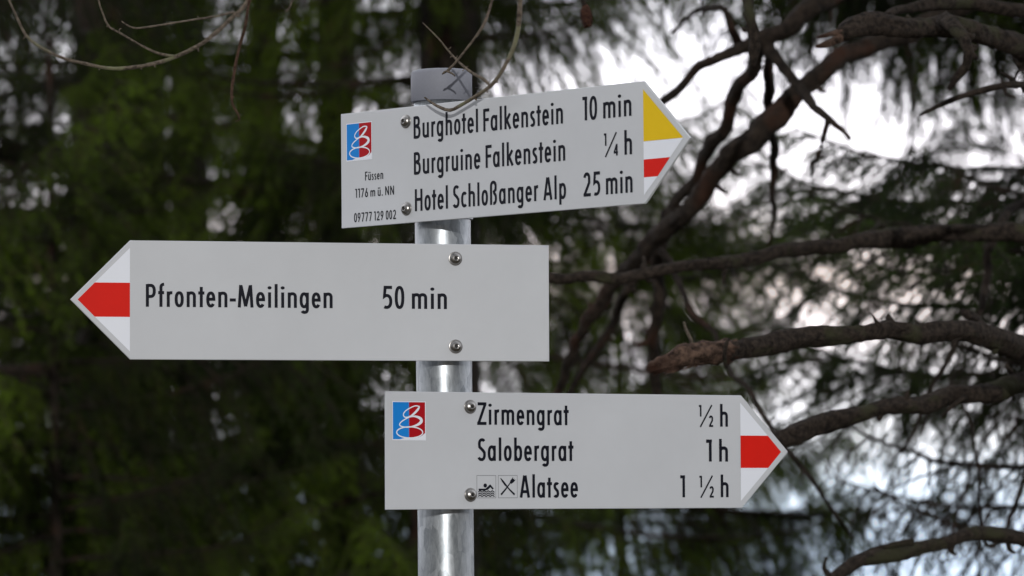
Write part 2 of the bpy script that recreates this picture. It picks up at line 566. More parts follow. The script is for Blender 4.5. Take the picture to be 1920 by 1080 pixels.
def ribbon(mb, pts, w, y, mi=0, closed=False, widths=None):
    """A flat pen stroke of constant width in the plate's plane (x right, z up) at depth y."""
    L, R = [], []
    n = len(pts)
    for i in range(n):
        if closed:
            p0, p1, p2 = pts[(i - 1) % n], pts[i], pts[(i + 1) % n]
        else:
            p0, p1, p2 = pts[max(i - 1, 0)], pts[i], pts[min(i + 1, n - 1)]
        d1 = Vector((p1[0] - p0[0], p1[1] - p0[1]))
        d2 = Vector((p2[0] - p1[0], p2[1] - p1[1]))
        if d1.length < 1e-9: d1 = d2
        if d2.length < 1e-9: d2 = d1
        d1.normalize(); d2.normalize()
        n1 = Vector((-d1.y, d1.x)); n2 = Vector((-d2.y, d2.x))
        m = n1 + n2
        if m.length < 1e-6: m = n1
        m.normalize()
        k = 1 / max(0.45, m.dot(n1))
        ww = (widths[i] if widths else w) * 0.5 * k
        L.append((p1[0] + m.x * ww, y, p1[1] + m.y * ww))
        R.append((p1[0] - m.x * ww, y, p1[1] - m.y * ww))
    fs = []
    for i in range(n if closed else n - 1):
        j = (i + 1) % n
        fs.append((i, n + i, n + j, j))
    mb.add(L + R, fs, mi)


def disc(mb, cx, cz, r, y, mi=0, n=24, rx=None):
    mb.add([((rx or r) * math.cos(2 * math.pi * k / n) + cx, y, r * math.sin(2 * math.pi * k / n) + cz) for k in range(n)], [tuple(range(n))], mi)


def dedupe(pts):
    out = [pts[0]]
    for p in pts[1:]:
        if math.hypot(p[0] - out[-1][0], p[1] - out[-1][1]) > 1e-4: out.append(p)
    return out


FRONT = -0.0015 - 0.00025                                  # lettering lies a quarter millimetre proud of the plate


def layout(s, gap=0.115):
    """[(glyph, x)] and total width in capital heights."""
    x, out, prev = 0.0, [], None
    for ch in s:
        if ch == ' ':
            x += SPACE
            prev = None
            continue
        w = GF[ch][0] if ch in GF else G[ch][0]
        if prev:
            g = gap
            if prev in ROUND_R: g -= 0.02
            if ch in ROUND_L: g -= 0.02
            if prev in 'rtfFkZPL-' or ch in 'tf-AZ': g -= 0.035
            if prev in '70' and ch in '70': g -= 0.01
            x += g
        elif out:
            x += gap * 0.5
        out.append((ch, x))
        x += w
        prev = ch
    return out, x


def text(name, s, x0, x1, base, cap, parent, gap=0.115, mat=None):
    """One line of lettering from x0 to x1 (mm from the screws), baseline and capital height in mm."""
    lay, w = layout(s, gap)
    kx = (x1 - x0) / w / 1000
    kz = cap / 1000
    mb = MB()
    idx = 0
    W = T * 0.5 * (kx + kz) / 1.0

    def put(strokes, ox, width):
        nonlocal idx
        for st in strokes:
            y = FRONT - 0.000004 * (idx % 12)
            idx += 1
            if st == 'dot':
                disc(mb, x0 / 1000 + (ox + 0.07) * kx, base / 1000 + 0.885 * kz, 0.072 * kz, y, rx=0.078 * kx)
                continue
            pts = dedupe([(x0 / 1000 + (ox + x) * kx, base / 1000 + z * kz) for x, z in st])
            closed = len(pts) > 8 and math.hypot(pts[0][0] - pts[-1][0], pts[0][1] - pts[-1][1]) < 1e-4
            if closed: pts = pts[:-1]
            ribbon(mb, pts, width, y, closed=closed)
    for ch, x in lay:
        if ch in GF:
            _, a, b, c = GF[ch]
            put(a, x, W * 0.62)
            put(b, x, W * 0.62)
            put(c, x, W * 0.55)
        else:
            put(G[ch][1], x, W)
    return mb.build(name, mat or M_BLACK, parent)


# ------------------------------------------------------------------ the three arrow signs
HGT, LEN, TIP, BACK = 0.1302, 0.4738, 0.0657, 0.108
POSES = {   # yaw, tilt, contact point relative to the eye
    'upper': (-0.78694, 0.00576, (-0.11633633, 4.75412484, 0.38285526)),
    'middle': (0.25677, -0.00062, (-0.06347219, 4.73999173, 0.22780507)),
    'lower': (0.54787, -0.00026, (-0.0481753, 4.74613727, 0.06288427)),
}


def poly(mb, pts, y, mi=0):
    """A flat patch given in mm, laid on the plate."""
    vs = [(x / 1000, y, z / 1000) for x, z in pts]
    a = sum(vs[i][0] * vs[(i + 1) % len(vs)][2] - vs[(i + 1) % len(vs)][0] * vs[i][2] for i in range(len(vs)))
    f = tuple(range(len(vs)))
    mb.add(vs, [f if a > 0 else tuple(reversed(f))], mi)


def make_plate(root, d):
    out = [(-BACK, -HGT / 2), (LEN - BACK, -HGT / 2), (LEN - BACK + TIP, 0), (LEN - BACK, HGT / 2), (-BACK, HGT / 2)]
    b = 0.0005
    cx, cz = LEN / 2 - BACK, 0
    ins = []
    n = len(out)
    for i in range(n):                                    # inset outline for the small bevel of the edge
        p0, p1, p2 = Vector(out[i - 1]), Vector(out[i]), Vector(out[(i + 1) % n])
        d1, d2 = (p1 - p0).normalized(), (p2 - p1).normalized()
        n1, n2 = Vector((-d1.y, d1.x)), Vector((-d2.y, d2.x))
        m = (n1 + n2).normalized()
        q = p1 + m * (b / max(0.3, m.dot(n1)))
        ins.append((q.x, q.y))
    rings = [(ins, -0.0015), (out, -0.0015 + b), (out, 0.0015 - b), (ins, 0.0015)]
    vs, fs = [], []
    for pl, y in rings:
        vs += [(x * d, y, z) for x, z in pl]
    for i in range(3):
        for k in range(n):
            k2 = (k + 1) % n
            f = (i * n + k, i * n + k2, (i + 1) * n + k2, (i + 1) * n + k)
            fs.append(f if d < 0 else tuple(reversed(f)))
    f0, f1 = tuple(range(n)), tuple(3 * n + k for k in range(n))
    fs.append(f0 if d > 0 else tuple(reversed(f0)))
    fs.append(tuple(reversed(f1)) if d > 0 else f1)
    mb = MB()
    mb.add(vs, fs)
    mb.build('plate', M_PLATE, root)


def make_screw(root, z):
    R = 0.0068
    mb = MB()
    lathe(mb, [(0.0078, 0.0015), (0.0078, 0.0023), (0.0074, 0.0026), (R, 0.0026)], 40, axis='F', closed_top=False)
    prof = []
    for k in range(9):
        a = math.radians(10 * k)
        prof.append((R * math.cos(a), 0.0026 + 0.0046 * math.sin(a)))
    prof = [p for p in prof if p[0] > 0.0028] + [(0.0027, 0.0026 + 0.0043)]
    lathe(mb, prof, 40, axis='F', closed_top=False)
    o = mb.build('screw', M_STEEL, root, smooth=True, loc=(0, 0, z))
    # six-lobed socket sunk in the head
    mb = MB()
    n = 36
    ring = [0.0026 * (1 + 0.13 * math.cos(6 * 2 * math.pi * k / n)) for k in range(n)]
    top, bot = 0.0026 + 0.0043, 0.0026 + 0.0020
    vs = [(0.0028 * math.cos(2 * math.pi * k / n), -top, 0.0028 * math.sin(2 * math.pi * k / n)) for k in range(n)]
    vs += [(ring[k] * 0.82 * math.cos(2 * math.pi * k / n), -top + 0.0002, ring[k] * 0.82 * math.sin(2 * math.pi * k / n)) for k in range(n)]
    vs += [(ring[k] * 0.78 * math.cos(2 * math.pi * k / n), -bot, ring[k] * 0.78 * math.sin(2 * math.pi * k / n)) for k in range(n)]
    fs = []
    for i in range(2):
        for k in range(n):
            k2 = (k + 1) % n
            fs.append((i * n + k, i * n + k2, (i + 1) * n + k2, (i + 1) * n + k))
    mb.add(vs, fs, 0)
    mb.add(vs[2 * n:], [tuple(range(n))], 1)
    s = mb.build('socket', [M_STEEL, M_RECESS], o)
    s.rotation_euler = (0, 0.3, 0)
    # a small torx pin face: bright centre
    return o


def make_bracket(root, yaw):
    """Clamp strap between the plate's back and the post."""
    for z in (-0.049, 0.049):
        mb = MB()
        box(mb, -0.02, 0.02, 0.0017, 0.0042, z - 0.012, z + 0.012)
        box(mb, -0.014, 0.014, 0.0040, 0.0226, z - 0.010, z + 0.010)
        n = 40
        vs, fs = [], []
        for k in range(n):
            a = 2 * math.pi * k / n
            for r, dz in ((0.0318, -0.010), (0.0343, -0.010), (0.0343, 0.010), (0.0318, 0.010)):
                vs.append((r * math.sin(a), 0.0541 - r * math.cos(a), z + dz))
        for k in range(n):
            k2 = (k + 1) % n
            for j in range(4):
                j2 = (j + 1) % 4
                fs.append((k * 4 + j, k2 * 4 + j, k2 * 4 + j2, k * 4 + j2))
        mb.add(vs, fs)
        mb.build('bracket', M_ZINC, root)


def make_emblem(root, u0, v0):
    """Small square emblem, half blue and half red, with a white ribbon figure of three stacked loops."""
    S = 41.0
    y = FRONT
    mb = MB()
    poly(mb, [(u0 - 0.8, v0 - S - 1.2), (u0 + S + 1.0, v0 - S - 1.2), (u0 + S + 1.0, v0 + 0.8), (u0 - 0.8, v0 + 0.8)], y)
    o = mb.build('emblem', M_WHITE, root)
    q = lambda s, t: (u0 + s * S, v0 - S + t * S)
    mb = MB()
    poly(mb, [q(0, 0), q(0.5, 0), q(0.5, 1), q(0, 1)], y - 0.00005)
    mb.build('blue_field', M_BLUE, o)
    mb = MB()
    poly(mb, [q(0.502, 0), q(1, 0), q(1, 1), q(0.502, 1)], y - 0.00005)
    mb.build('red_field', M_DRED, o)
    mb = MB()

    def spline(pts, per=8):
        V = [Vector((p[0], p[1], 0)) for p in pts]
        C, R = catmull(V, [p[2] for p in pts], 0.02)
        return [(c.x, c.y) for c in C], R

    loop1 = [(0.83, 0.885, .035), (0.70, 0.90, .035), (0.54, 0.845, .034), (0.39, 0.76, .034), (0.325, 0.67, .036), (0.36, 0.60, .036), (0.46, 0.595, .036),
             (0.57, 0.635, .05), (0.69, 0.72, .075), (0.78, 0.81, .075), (0.83, 0.885, .04)]
    loop2 = [(0.52, 0.60, .035), (0.40, 0.55, .036), (0.27, 0.475, .036), (0.205, 0.40, .036), (0.25, 0.35, .036), (0.40, 0.325, .036), (0.58, 0.34, .042),
             (0.76, 0.39, .075), (0.875, 0.47, .105), (0.87, 0.545, .10), (0.77, 0.60, .075), (0.64, 0.62, .05), (0.52, 0.60, .036)]
    for i, lp in enumerate((loop1, loop2)):
        pts, wd = spline(lp)
        ribbon(mb, dedupe([(q(a, b)[0] / 1000, q(a, b)[1] / 1000) for a, b in pts]), 0, y - 0.0001 - 0.00001 * i, widths=[w * 0.85 * S / 1000 for w in wd])
    pts = [(0.52 + 0.405 * math.cos(a * math.pi / 30), 0.185 + 0.15 * math.sin(a * math.pi / 30)) for a in range(60)]
    ribbon(mb, [(q(a, b)[0] / 1000, q(a, b)[1] / 1000) for a, b in pts], 0.0013, y - 0.00013, closed=True)
    edge = [(0.985, 0.19), (0.955, 0.145), (0.90, 0.10), (0.80, 0.06), (0.66, 0.035), (0.50, 0.03), (0.30, 0.045)]
    foot = [(1.0, 0.17)] + edge[:0] + [(0.97, 0.15), (0.91, 0.10), (0.80, 0.055), (0.66, 0.03), (0.50, 0.022), (0.34, 0.03), (0.22, 0.0), (1.0, 0.0)]
    poly(mb, [q(a, b) for a, b in foot], y - 0.00012)
    mb.build('ribbon_figure', M_WHITE, o)


def make_swimmer(root):
    x0, x1, z0, z1 = 8.3, 32.9, -52.5, -27.5
    y = FRONT
    mb = MB()
    ribbon(mb, [(x0 / 1000, z0 / 1000), (x1 / 1000, z0 / 1000), (x1 / 1000, z1 / 1000), (x0 / 1000, z1 / 1000)], 0.00045, y, 1, closed=True)
    q = lambda s, t: ((x0 + s * (x1 - x0)) / 1000, (z0 + t * (z1 - z0)) / 1000)
    c = q(0.44, 0.55)
    disc(mb, c[0], c[1], 0.0023, y)
    ribbon(mb, [q(0.09, 0.37), q(0.47, 0.37), q(0.70, 0.55), q(0.86, 0.39)], 0.0021, y - 0.00001)
    mb.add([(q(a, b)[0], y - 0.00002, q(a, b)[1]) for a, b in ((0.44, 0.33), (0.60, 0.37), (0.74, 0.50), (0.66, 0.58))], [(0, 1, 2, 3)])
    for i, t in enumerate((0.285, 0.19, 0.095)):
        pts = [q(0.07 + 0.86 * k / 40, t + 0.028 * math.sin(k / 40 * 4 * 2 * math.pi - 1.2)) for k in range(41)]
        ribbon(mb, pts, 0.0012, y - 0.00003)
    mb.build('swimmer_symbol', [M_BLACK, M_GREYLINE], root)
    x0b, x1b = 36.2, 61.0
    mb = MB()
    ribbon(mb, [(x0b / 1000, z0 / 1000), (x1b / 1000, z0 / 1000), (x1b / 1000, z1 / 1000), (x0b / 1000, z1 / 1000)], 0.00045, y, 1, closed=True)
    q = lambda s, t: ((x0b + s * (x1b - x0b)) / 1000, (z0 + t * (z1 - z0)) / 1000)
    ribbon(mb, [q(0.12, 0.88), q(0.22, 0.76), q(0.36, 0.60), q(0.46, 0.50)], 0, y, widths=[0.0008, 0.0022, 0.0025, 0.0016])
    ribbon(mb, [q(0.44, 0.52), q(0.60, 0.36), q(0.86, 0.14)], 0, y - 0.00001, widths=[0.0012, 0.0018, 0.0023])
    ribbon(mb, [q(0.14, 0.14), q(0.40, 0.40), q(0.66, 0.70)], 0, y - 0.00002, widths=[0.0022, 0.0018, 0.0011])
    mb.add([(q(a, b)[0], y - 0.00003, q(a, b)[1]) for a, b in ((0.60, 0.68), (0.68, 0.62), (0.82, 0.70), (0.87, 0.80), (0.74, 0.88), (0.64, 0.78))], [(0, 1, 2, 3, 4, 5)])
    for k in range(3):
        s = k * 0.06
        ribbon(mb, [q(0.72 + s, 0.85 - s * 0.9), q(0.78 + s, 0.92 - s * 0.9)], 0.0006, y - 0.00004)
    mb.build('cutlery_symbol', [M_BLACK, M_GREYLINE], root)


def patch(root, name, mat, pts, lift=0):
    mb = MB()
    poly(mb, pts, FRONT - lift)
    return mb.build(name, mat, root)


def make_sign(key, label, d):
    yaw, tilt, p = POSES[key]
    root = empty('arrow_sign', (p[0], p[1], p[2] + EYE), (0, -tilt, yaw))
    tag(root, label, 'sign')
    make_plate(root, d)
    for z in (0.049, -0.049):
        make_screw(root, z)
    make_bracket(root, yaw)
    return root


s1 = make_sign('upper', 'topmost arrow sign with a yellow and red tip pointing right and three destinations', 1)
for s, b, e in (('Burghotel Falkenstein', 28.6, 246.0), ('Burgruine Falkenstein', -11.7, 248.9), ('Hotel Schlo\u00dfanger Alp', -52.8, 249.5)):
    text('destination_text', s, 12 if b > -50 else 13.2, e, b, 24.7, s1)
text('time_text', '10 min', 275.3, 347.9, 29.4, 25.2, s1)
text('time_text', '\u00bc h', 306.7, 348.2, -11.5, 25.0, s1)
text('time_text', '25 min', 275.3, 348.3, -52.2, 25.3, s1)
text('place_text', 'F\u00fcssen', -68.0, -37.8, -13.2, 9.9, s1)
text('height_text', '1176 m \u00fc. NN', -84.4, -20.2, -31.9, 10.1, s1)
text('number_text', '09777 129 002', -86.7, -17.4, -59.4, 10.2, s1)
make_emblem(s1, -97.8, 52.5)
patch(s1, 'yellow_marking', M_YELLOW, [(364.8, 56.3), (364.8, 0.9), (422.0, 0.9)])
patch(s1, 'white_marking', M_WHITE, [(364.8, 0.6), (364.8, -18.4), (402.9, -18.4), (421.8, 0.6)])
patch(s1, 'red_marking', M_RED, [(364.8, -18.4), (364.8, -37.4), (384.6, -37.4), (402.9, -18.4)], 0.00002)
patch(s1, 'white_marking', M_WHITE, [(364.8, -37.4), (364.8, -55.8), (384.6, -37.4)])

s2 = make_sign('middle', 'middle arrow sign pointing left with a red tip and a single destination', -1)
text('destination_text', 'Pfronten-Meilingen', -348.8, -139.7, -7.4, 24.8, s2)
text('time_text', '50 min', -83.1, -9.6, -7.4, 25.0, s2)
patch(s2, 'white_marking', M_WHITE, [(-366.2, 56.8), (-366.2, 18.7), (-404.8, 18.7)])
patch(s2, 'red_marking', M_RED, [(-366.2, 18.7), (-404.8, 18.7), (-423.7, 0), (-404.8, -18.7), (-366.2, -18.7)], 0.00002)
patch(s2, 'white_marking', M_WHITE, [(-366.2, -56.4), (-366.2, -18.7), (-404.8, -18.7)])

s3 = make_sign('lower', 'lowest arrow sign pointing right with a red tip, swimmer and cutlery symbols', 1)
text('destination_text', 'Zirmengrat', 9.1, 129.6, 29.1, 24.6, s3)
text('destination_text', 'Salobergrat', 9.5, 135.7, -11.2, 24.8, s3)
text('destination_text', 'Alatsee', 64.6, 141.5, -52.4, 24.9, s3)
text('time_text', '\u00bd h', 306.5, 347.1, 28.7, 24.9, s3)
text('time_text', '1 h', 316.3, 347.0, -11.6, 24.9, s3)
text('time_text', '1', 280.2, 286.8, -52.6, 24.9, s3)
text('time_text', '\u00bd h', 306.6, 347.3, -52.7, 24.9, s3)
make_emblem(s3, -99.2, 53.4)
make_swimmer(s3)
patch(s3, 'white_marking', M_WHITE, [(364.2, 56.6), (364.2, 18.6), (402.8, 18.6)])
patch(s3, 'red_marking', M_RED, [(364.2, 18.6), (364.2, -18.9), (402.8, -18.9), (421.3, -0.2), (402.8, 18.6)], 0.00002)
patch(s3, 'white_marking', M_WHITE, [(364.2, -18.9), (364.2, -57.0), (402.8, -18.9)])


# ------------------------------------------------------------------ spruce boughs
def fast_mesh(name, verts, quads_tris, mats):
    """verts: (n,3) array; quads_tris: list of (faces array (m,k), material index)."""
    me = bpy.data.meshes.new(name)
    me.vertices.add(len(verts))
    me.vertices.foreach_set('co', np.asarray(verts, np.float32).ravel())
    nl = sum(f.size for f, _ in quads_tris)
    npoly = sum(len(f) for f, _ in quads_tris)
    me.loops.add(nl)
    me.polygons.add(npoly)
    li = np.concatenate([f.ravel() for f, _ in quads_tris]).astype(np.int32)
    tot = np.concatenate([np.full(len(f), f.shape[1], np.int32) for f, _ in quads_tris])
    start = np.concatenate([[0], np.cumsum(tot)[:-1]]).astype(np.int32)
    mi = np.concatenate([np.full(len(f), m, np.int32) for f, m in quads_tris])
    me.loops.foreach_set('vertex_index', li)
    me.polygons.foreach_set('loop_start', start)
    me.polygons.foreach_set('loop_total', tot)
    me.polygons.foreach_set('material_index', mi)
    for m in mats: me.materials.append(m)
    me.update(calc_edges=True)
    return me


def unit(a):
    return a / np.maximum(np.linalg.norm(a, axis=-1, keepdims=True), 1e-9)


def bough_mesh(name, seed, L, hang, spread, needle_step, mats, bare=False, dens=1.0, nlen=0.017):
    """A spruce limb along +X of length L: side branchlets that hang (hang) or spread flat, each with needled sprigs."""
    rng = np.random.default_rng(seed)
    segs = []                                             # (p0, p1, r0, r1)
    spr = []                                              # needled segments (p0, p1)
    n = 26
    s = np.linspace(0, 1, n)
    droop = -0.34 * s ** 1.5 + 0.30 * s ** 3.2
    main = np.stack([L * s, 0.05 * L * np.sin(s * 3 + rng.uniform(0, 6)) * s, L * droop * rng.uniform(0.7, 1.1)], 1)
    main += rng.normal(0, 0.006, main.shape) * s[:, None]
    rad = 0.016 * (1 - s) ** 0.8 * L / 2 + 0.003
    for i in range(n - 1): segs.append((main[i], main[i + 1], rad[i], rad[i + 1]))
    for i in range(int(n * 0.55), n - 1): spr.append((main[i], main[i + 1]))
    nb = int(26 * L * dens)
    for k in range(nb):
        f = 0.12 + 0.88 * (k + rng.uniform(0, 1)) / nb
        idx = min(n - 2, int(f * (n - 1)))
        base = main[idx] + (main[idx + 1] - main[idx]) * (f * (n - 1) - idx)
        side = 1 if k % 2 else -1
        fwd = unit(main[idx + 1] - main[idx])
        d = unit(fwd * rng.uniform(0.45, 0.8) + np.array([0, side * spread * rng.uniform(0.5, 1.0), -hang * rng.uniform(0.2, 0.7)]))
        bl = L * (0.34 * (1 - f) ** 0.7 + 0.09) * rng.uniform(0.55, 1.2)
        m = max(4, int(bl / 0.06))
        p = base.copy()
        dd = d.copy()
        for j in range(m):
            dd = unit(dd + np.array([0, 0, -hang * rng.uniform(0.05, 0.34)]) + rng.normal(0, 0.09, 3))
            q = p + dd * bl / m
            r0 = 0.0035 * (1 - j / m) + 0.0012
            segs.append((p, q, r0, r0 * 0.9))
            if not bare: spr.append((p, q))
            # side sprigs
            for sd in (-1, 1):
                if rng.uniform() > (0.82 if not bare else 0.5): continue
                perp = unit(np.cross(dd, np.array([rng.normal(0, 0.5), rng.normal(0, 0.5), 1.0])))
                e = unit(dd * rng.uniform(0.5, 1.0) + perp * sd * rng.uniform(0.5, 0.9) + np.array([0, 0, -0.35 * hang]))
                sl = rng.uniform(0.06, 0.16) * (1 - 0.5 * j / m)
                a = p
                for _ in range(2):
                    e = unit(e + np.array([0, 0, -0.22 * hang]) + rng.normal(0, 0.12, 3))
                    b = a + e * sl / 2
                    segs.append((a, b, 0.0015, 0.0012))
                    if not bare: spr.append((a, b))
                    a = b
            p = q
    # wood: three-sided prisms
    P0 = np.array([x[0] for x in segs]); P1 = np.array([x[1] for x in segs])
    R0 = np.array([x[2] for x in segs]); R1 = np.array([x[3] for x in segs])
    D = unit(P1 - P0)
    A = unit(np.cross(D, np.array([0.21, 0.33, 0.91])))
    B = np.cross(D, A)
    rings = []
    for P, R in ((P0, R0), (P1, R1)):
        for k in range(4):
            an = 2 * math.pi * k / 4
            rings.append(P + (A * math.cos(an) + B * math.sin(an)) * R[:, None])
    V = np.stack(rings, 1)                                # (S, 8, 3)
    S = len(segs)
    base = (np.arange(S) * 8)[:, None]
    quads = np.concatenate([base + np.array([[k, (k + 1) % 4, 4 + (k + 1) % 4, 4 + k]]) for k in range(4)])
    verts = [V.reshape(-1, 3)]
    faces = [(quads, 0)]
    if spr:
        Q0 = np.array([x[0] for x in spr]); Q1 = np.array([x[1] for x in spr])
        ln = np.linalg.norm(Q1 - Q0, axis=1)
        cnt = np.maximum(2, (ln / needle_step).astype(int))
        ix = np.repeat(np.arange(len(spr)), cnt)
        N = len(ix)
        f = rng.uniform(0, 1, N)[:, None]
        o = Q0[ix] * (1 - f) + Q1[ix] * f
        D = unit(Q1 - Q0)[ix]
        A = unit(np.cross(D, np.array([0.31, 0.17, 0.93])))
        B = np.cross(D, A)
        an = rng.uniform(0, 2 * math.pi, N)[:, None]
        rd = A * np.cos(an) + B * np.sin(an)
        dirn = unit(D * rng.uniform(0.5, 1.1, N)[:, None] + rd * 0.85)
        le = nlen * rng.uniform(0.7, 1.25, N)[:, None]
        wd = unit(np.cross(dirn, rng.normal(0, 1, (N, 3)))) * 0.00125
        tri = np.stack([o - wd, o + wd, o + dirn * le * 0.6 + wd * 0.9, o + dirn * le, o + dirn * le * 0.6 - wd * 0.9], 1)
        b0 = len(verts[0])
        verts.append(tri.reshape(-1, 3))
        faces.append((b0 + (np.arange(N) * 5)[:, None] + np.arange(5)[None], 1))
    return fast_mesh(name, np.concatenate(verts), faces, mats)


GREEN = [M_BARK_FAR, M_NEEDLE]
DARK = [M_BARK_FAR, M_NEEDLE_B]
BOUGHS = [bough_mesh('bough', 11, 2.0, 1.0, 0.55, 0.0042, GREEN), bough_mesh('bough', 12, 2.0, 0.75, 0.8, 0.0042, GREEN),
          bough_mesh('bough', 13, 1.8, 1.25, 0.4, 0.0042, GREEN)]
BOUGHS_D = [bough_mesh('bough', 21, 2.0, 0.5, 0.9, 0.004, DARK, nlen=0.02), bough_mesh('bough', 22, 2.0, 1.15, 0.45, 0.0042, DARK)]
BARE = [bough_mesh('bare_bough', 31, 1.6, 0.6, 0.8, 1, DARK, bare=True, dens=0.7), bough_mesh('bare_bough', 32, 1.6, 1.0, 0.5, 1, DARK, bare=True, dens=0.6)]
BLEN = {}


def add_bough(root, me, p, az, L, tilt=0.0, roll=0.0):
    """A bough of mesh me at world point p, pointing to azimuth az, scaled to length L."""
    o = bpy.data.objects.new(me.name.split('.')[0], me)
    COL.objects.link(o)
    o.parent = root
    o.location = Vector(p) - root.location
    o.rotation_euler = (roll, -tilt, az)
    nat = max(v.co.x for v in me.vertices) if me.name not in BLEN else BLEN[me.name]
    BLEN[me.name] = nat
    k = L / nat
    o.scale = (k, k, k)
    return o


def spruce(label, x, y, H, R, seed, nb, z_low, kit, trunk_r=None, group='spruces behind the signpost', skip=None):
    rng = random.Random(seed)
    zg = ground_z(x, y)
    root = empty('spruce_tree', (x, y, zg))
    tag(root, label, 'tree', group)
    r = trunk_r or H * 0.0095
    mb = MB()
    lean = (rng.uniform(-0.02, 0.02), rng.uniform(-0.02, 0.02))
    pts = [Vector((lean[0] * z, lean[1] * z, z)) for z in (-0.25, 0.0, 0.5, 1.2, H * 0.3, H * 0.6, H * 0.97)]
    tube(mb, pts, [r * 1.6, r * 1.35, r * 1.1, r, r * 0.82, r * 0.5, 0.008], 14, 0.06, 0.05, rng)
    mb.build('trunk', M_BARK_FAR, root, smooth=True)
    for k in range(nb):
        f = (k + rng.uniform(0, 0.9)) / nb
        z = z_low + (H - z_low - 0.15) * f ** 1.25
        az = k * 2.399 + rng.uniform(-0.4, 0.4)
        L = R * (1 - (z - z_low) / (H - z_low)) ** 0.85 * rng.uniform(0.8, 1.15) + 0.22
        if skip and skip(z + zg, az, L): continue
        add_bough(root, rng.choice(kit), (x + lean[0] * z, y + lean[1] * z, zg + z), az, L, rng.uniform(-0.12, 0.12) + 0.35 * f, rng.uniform(-0.15, 0.15))
    return root


def xy(px, d):
    return (px - 960) / FPX * d, d


T1 = spruce('spruce with a brown trunk seen just left of the post, drooping green boughs', *xy(655, 15), 12, 2.5, 1, 88, 0.9, BOUGHS + BARE, 0.075)
T2 = spruce('dense spruce with hanging bright green sprays behind the left arrow tip', *xy(150, 14), 11, 2.4, 2, 76, 0.8, BOUGHS[:2] + BARE[:1])
T3 = spruce('spruce crowding in from the left edge of the view', *xy(-520, 12), 10, 2.2, 3, 95, 0.6, BOUGHS + BOUGHS_D[1:])
T4 = spruce('dark spruce farther back behind the left half of the middle sign', *xy(380, 21), 14, 2.8, 4, 70, 0.9, BOUGHS_D + BARE)
T5 = spruce('dark spruce far back at the left edge of the view', *xy(-60, 24), 15, 3.0, 5, 70, 0.9, BOUGHS_D + BARE)
T10 = spruce('green spruce standing behind the tip of the left arrow', *xy(270, 17.5), 13, 2.5, 12, 48, 0.8, BOUGHS[:2] + BARE)
T11 = spruce('green spruce hidden mostly behind the left part of the upper sign', *xy(520, 23), 15, 2.6, 13, 44, 0.8, BOUGHS_D + BARE)
T12 = spruce('leafy spruce low in the lower left corner of the view', *xy(120, 11.8), 3.1, 1.3, 14, 90, 0.4, BOUGHS)
T6 = spruce('green spruce behind the cap of the post and the upper sign', *xy(820, 13), 12, 1.35, 6, 80, 1.0, BOUGHS)
T7 = spruce('young spruce with its top behind the right end of the upper sign', *xy(1170, 17), 4.2, 1.35, 7, 80, 0.5, BOUGHS + BOUGHS_D)


def aim(root, me, a, b, droop=0.12):
    """A bough from point a to point b, both world points; droop allows for the sag of the limb."""
    d = b - a
    return add_bough(root, me, a, math.atan2(d.y, d.x), d.length, math.asin(max(-1, min(1, d.z / d.length))) + droop)


def side_tree(label, px, d, H, r, seed, z_low, R, nb, kit, aims):
    p = at(px, 700, d)
    zg = ground_z(p.x, p.y)
    root = spruce(label, p.x, p.y, H, R, seed, nb, z_low, kit, r)
    for me, (x0, y0), (x1, y1, d1) in aims:
        a = at(x0, y0, d)
        a.x, a.y = p.x, p.y
        aim(root, me, a, at(x1, y1, d1))
    return root


T8 = side_tree('spruce just outside the right edge with dark flat boughs reaching into view', 2500, 9.2, 8.5, 0.07, 8, 3.7, 1.7, 50, BOUGHS_D, [
    (BOUGHS_D[0], (2500, 250), (1430, 330, 9.4)), (BOUGHS_D[0], (2500, 290), (1360, 400, 10.2)), (BOUGHS_D[1], (2500, 350), (1700, 380, 8.4)), (BOUGHS_D[0], (2500, 330), (1400, 470, 8.6)), (BOUGHS_D[0], (2500, 420), (1480, 560, 9.0)), (BOUGHS_D[1], (2500, 300), (1560, 360, 9.6)),
    (BOUGHS_D[0], (2500, 480), (1680, 520, 8.2)), (BARE[1], (2500, 800), (1560, 900, 8.4)),
    (BOUGHS_D[1], (2500, 900), (1500, 980, 9.4)), (BOUGHS_D[1], (2500, 520), (1340, 600, 10.4)), (BOUGHS_D[0], (2500, 600), (1420, 720, 10.8)), (BARE[1], (2500, 640), (1700, 700, 8.3)), (BOUGHS_D[1], (2500, 640), (1640, 690, 9.0)), (BOUGHS_D[1], (2500, 760), (1620, 800, 9.6)), (BARE[1], (2500, 980), (1600, 1000, 8.6)), (BARE[0], (2500, 420), (1500, 520, 8.4)), (BOUGHS_D[0], (2500, 420), (1600, 440, 10.4))])
T9 = side_tree('spruce at the upper right whose hanging branchlets trail across the bright sky', 2300, 14, 13, 0.1, 9, 4.6, 2.6, 60, BOUGHS, [
    (BOUGHS[2], (2300, -330), (1400, 20, 13.4)), (BOUGHS[0], (2300, -360), (1340, -30, 14.5)), (BARE[1], (2300, -260), (1250, 60, 13)), (BOUGHS[2], (2300, -380), (1560, 60, 13)), (BOUGHS[2], (2300, -420), (1640, 70, 13.6)), (BARE[0], (2300, -300), (1330, 130, 12.6)), (BOUGHS[0], (2300, -420), (1480, 0, 14)), (BOUGHS_D[1], (2300, -330), (1500, 70, 12.4)), (BOUGHS_D[1], (2300, -400), (1600, 90, 13)), (BOUGHS_D[1], (2300, -360), (1420, 110, 14.4)), (BOUGHS[0], (2300, -330), (1220, 10, 11.8)), (BOUGHS[1], (2300, -300), (1300, 90, 13.2))])
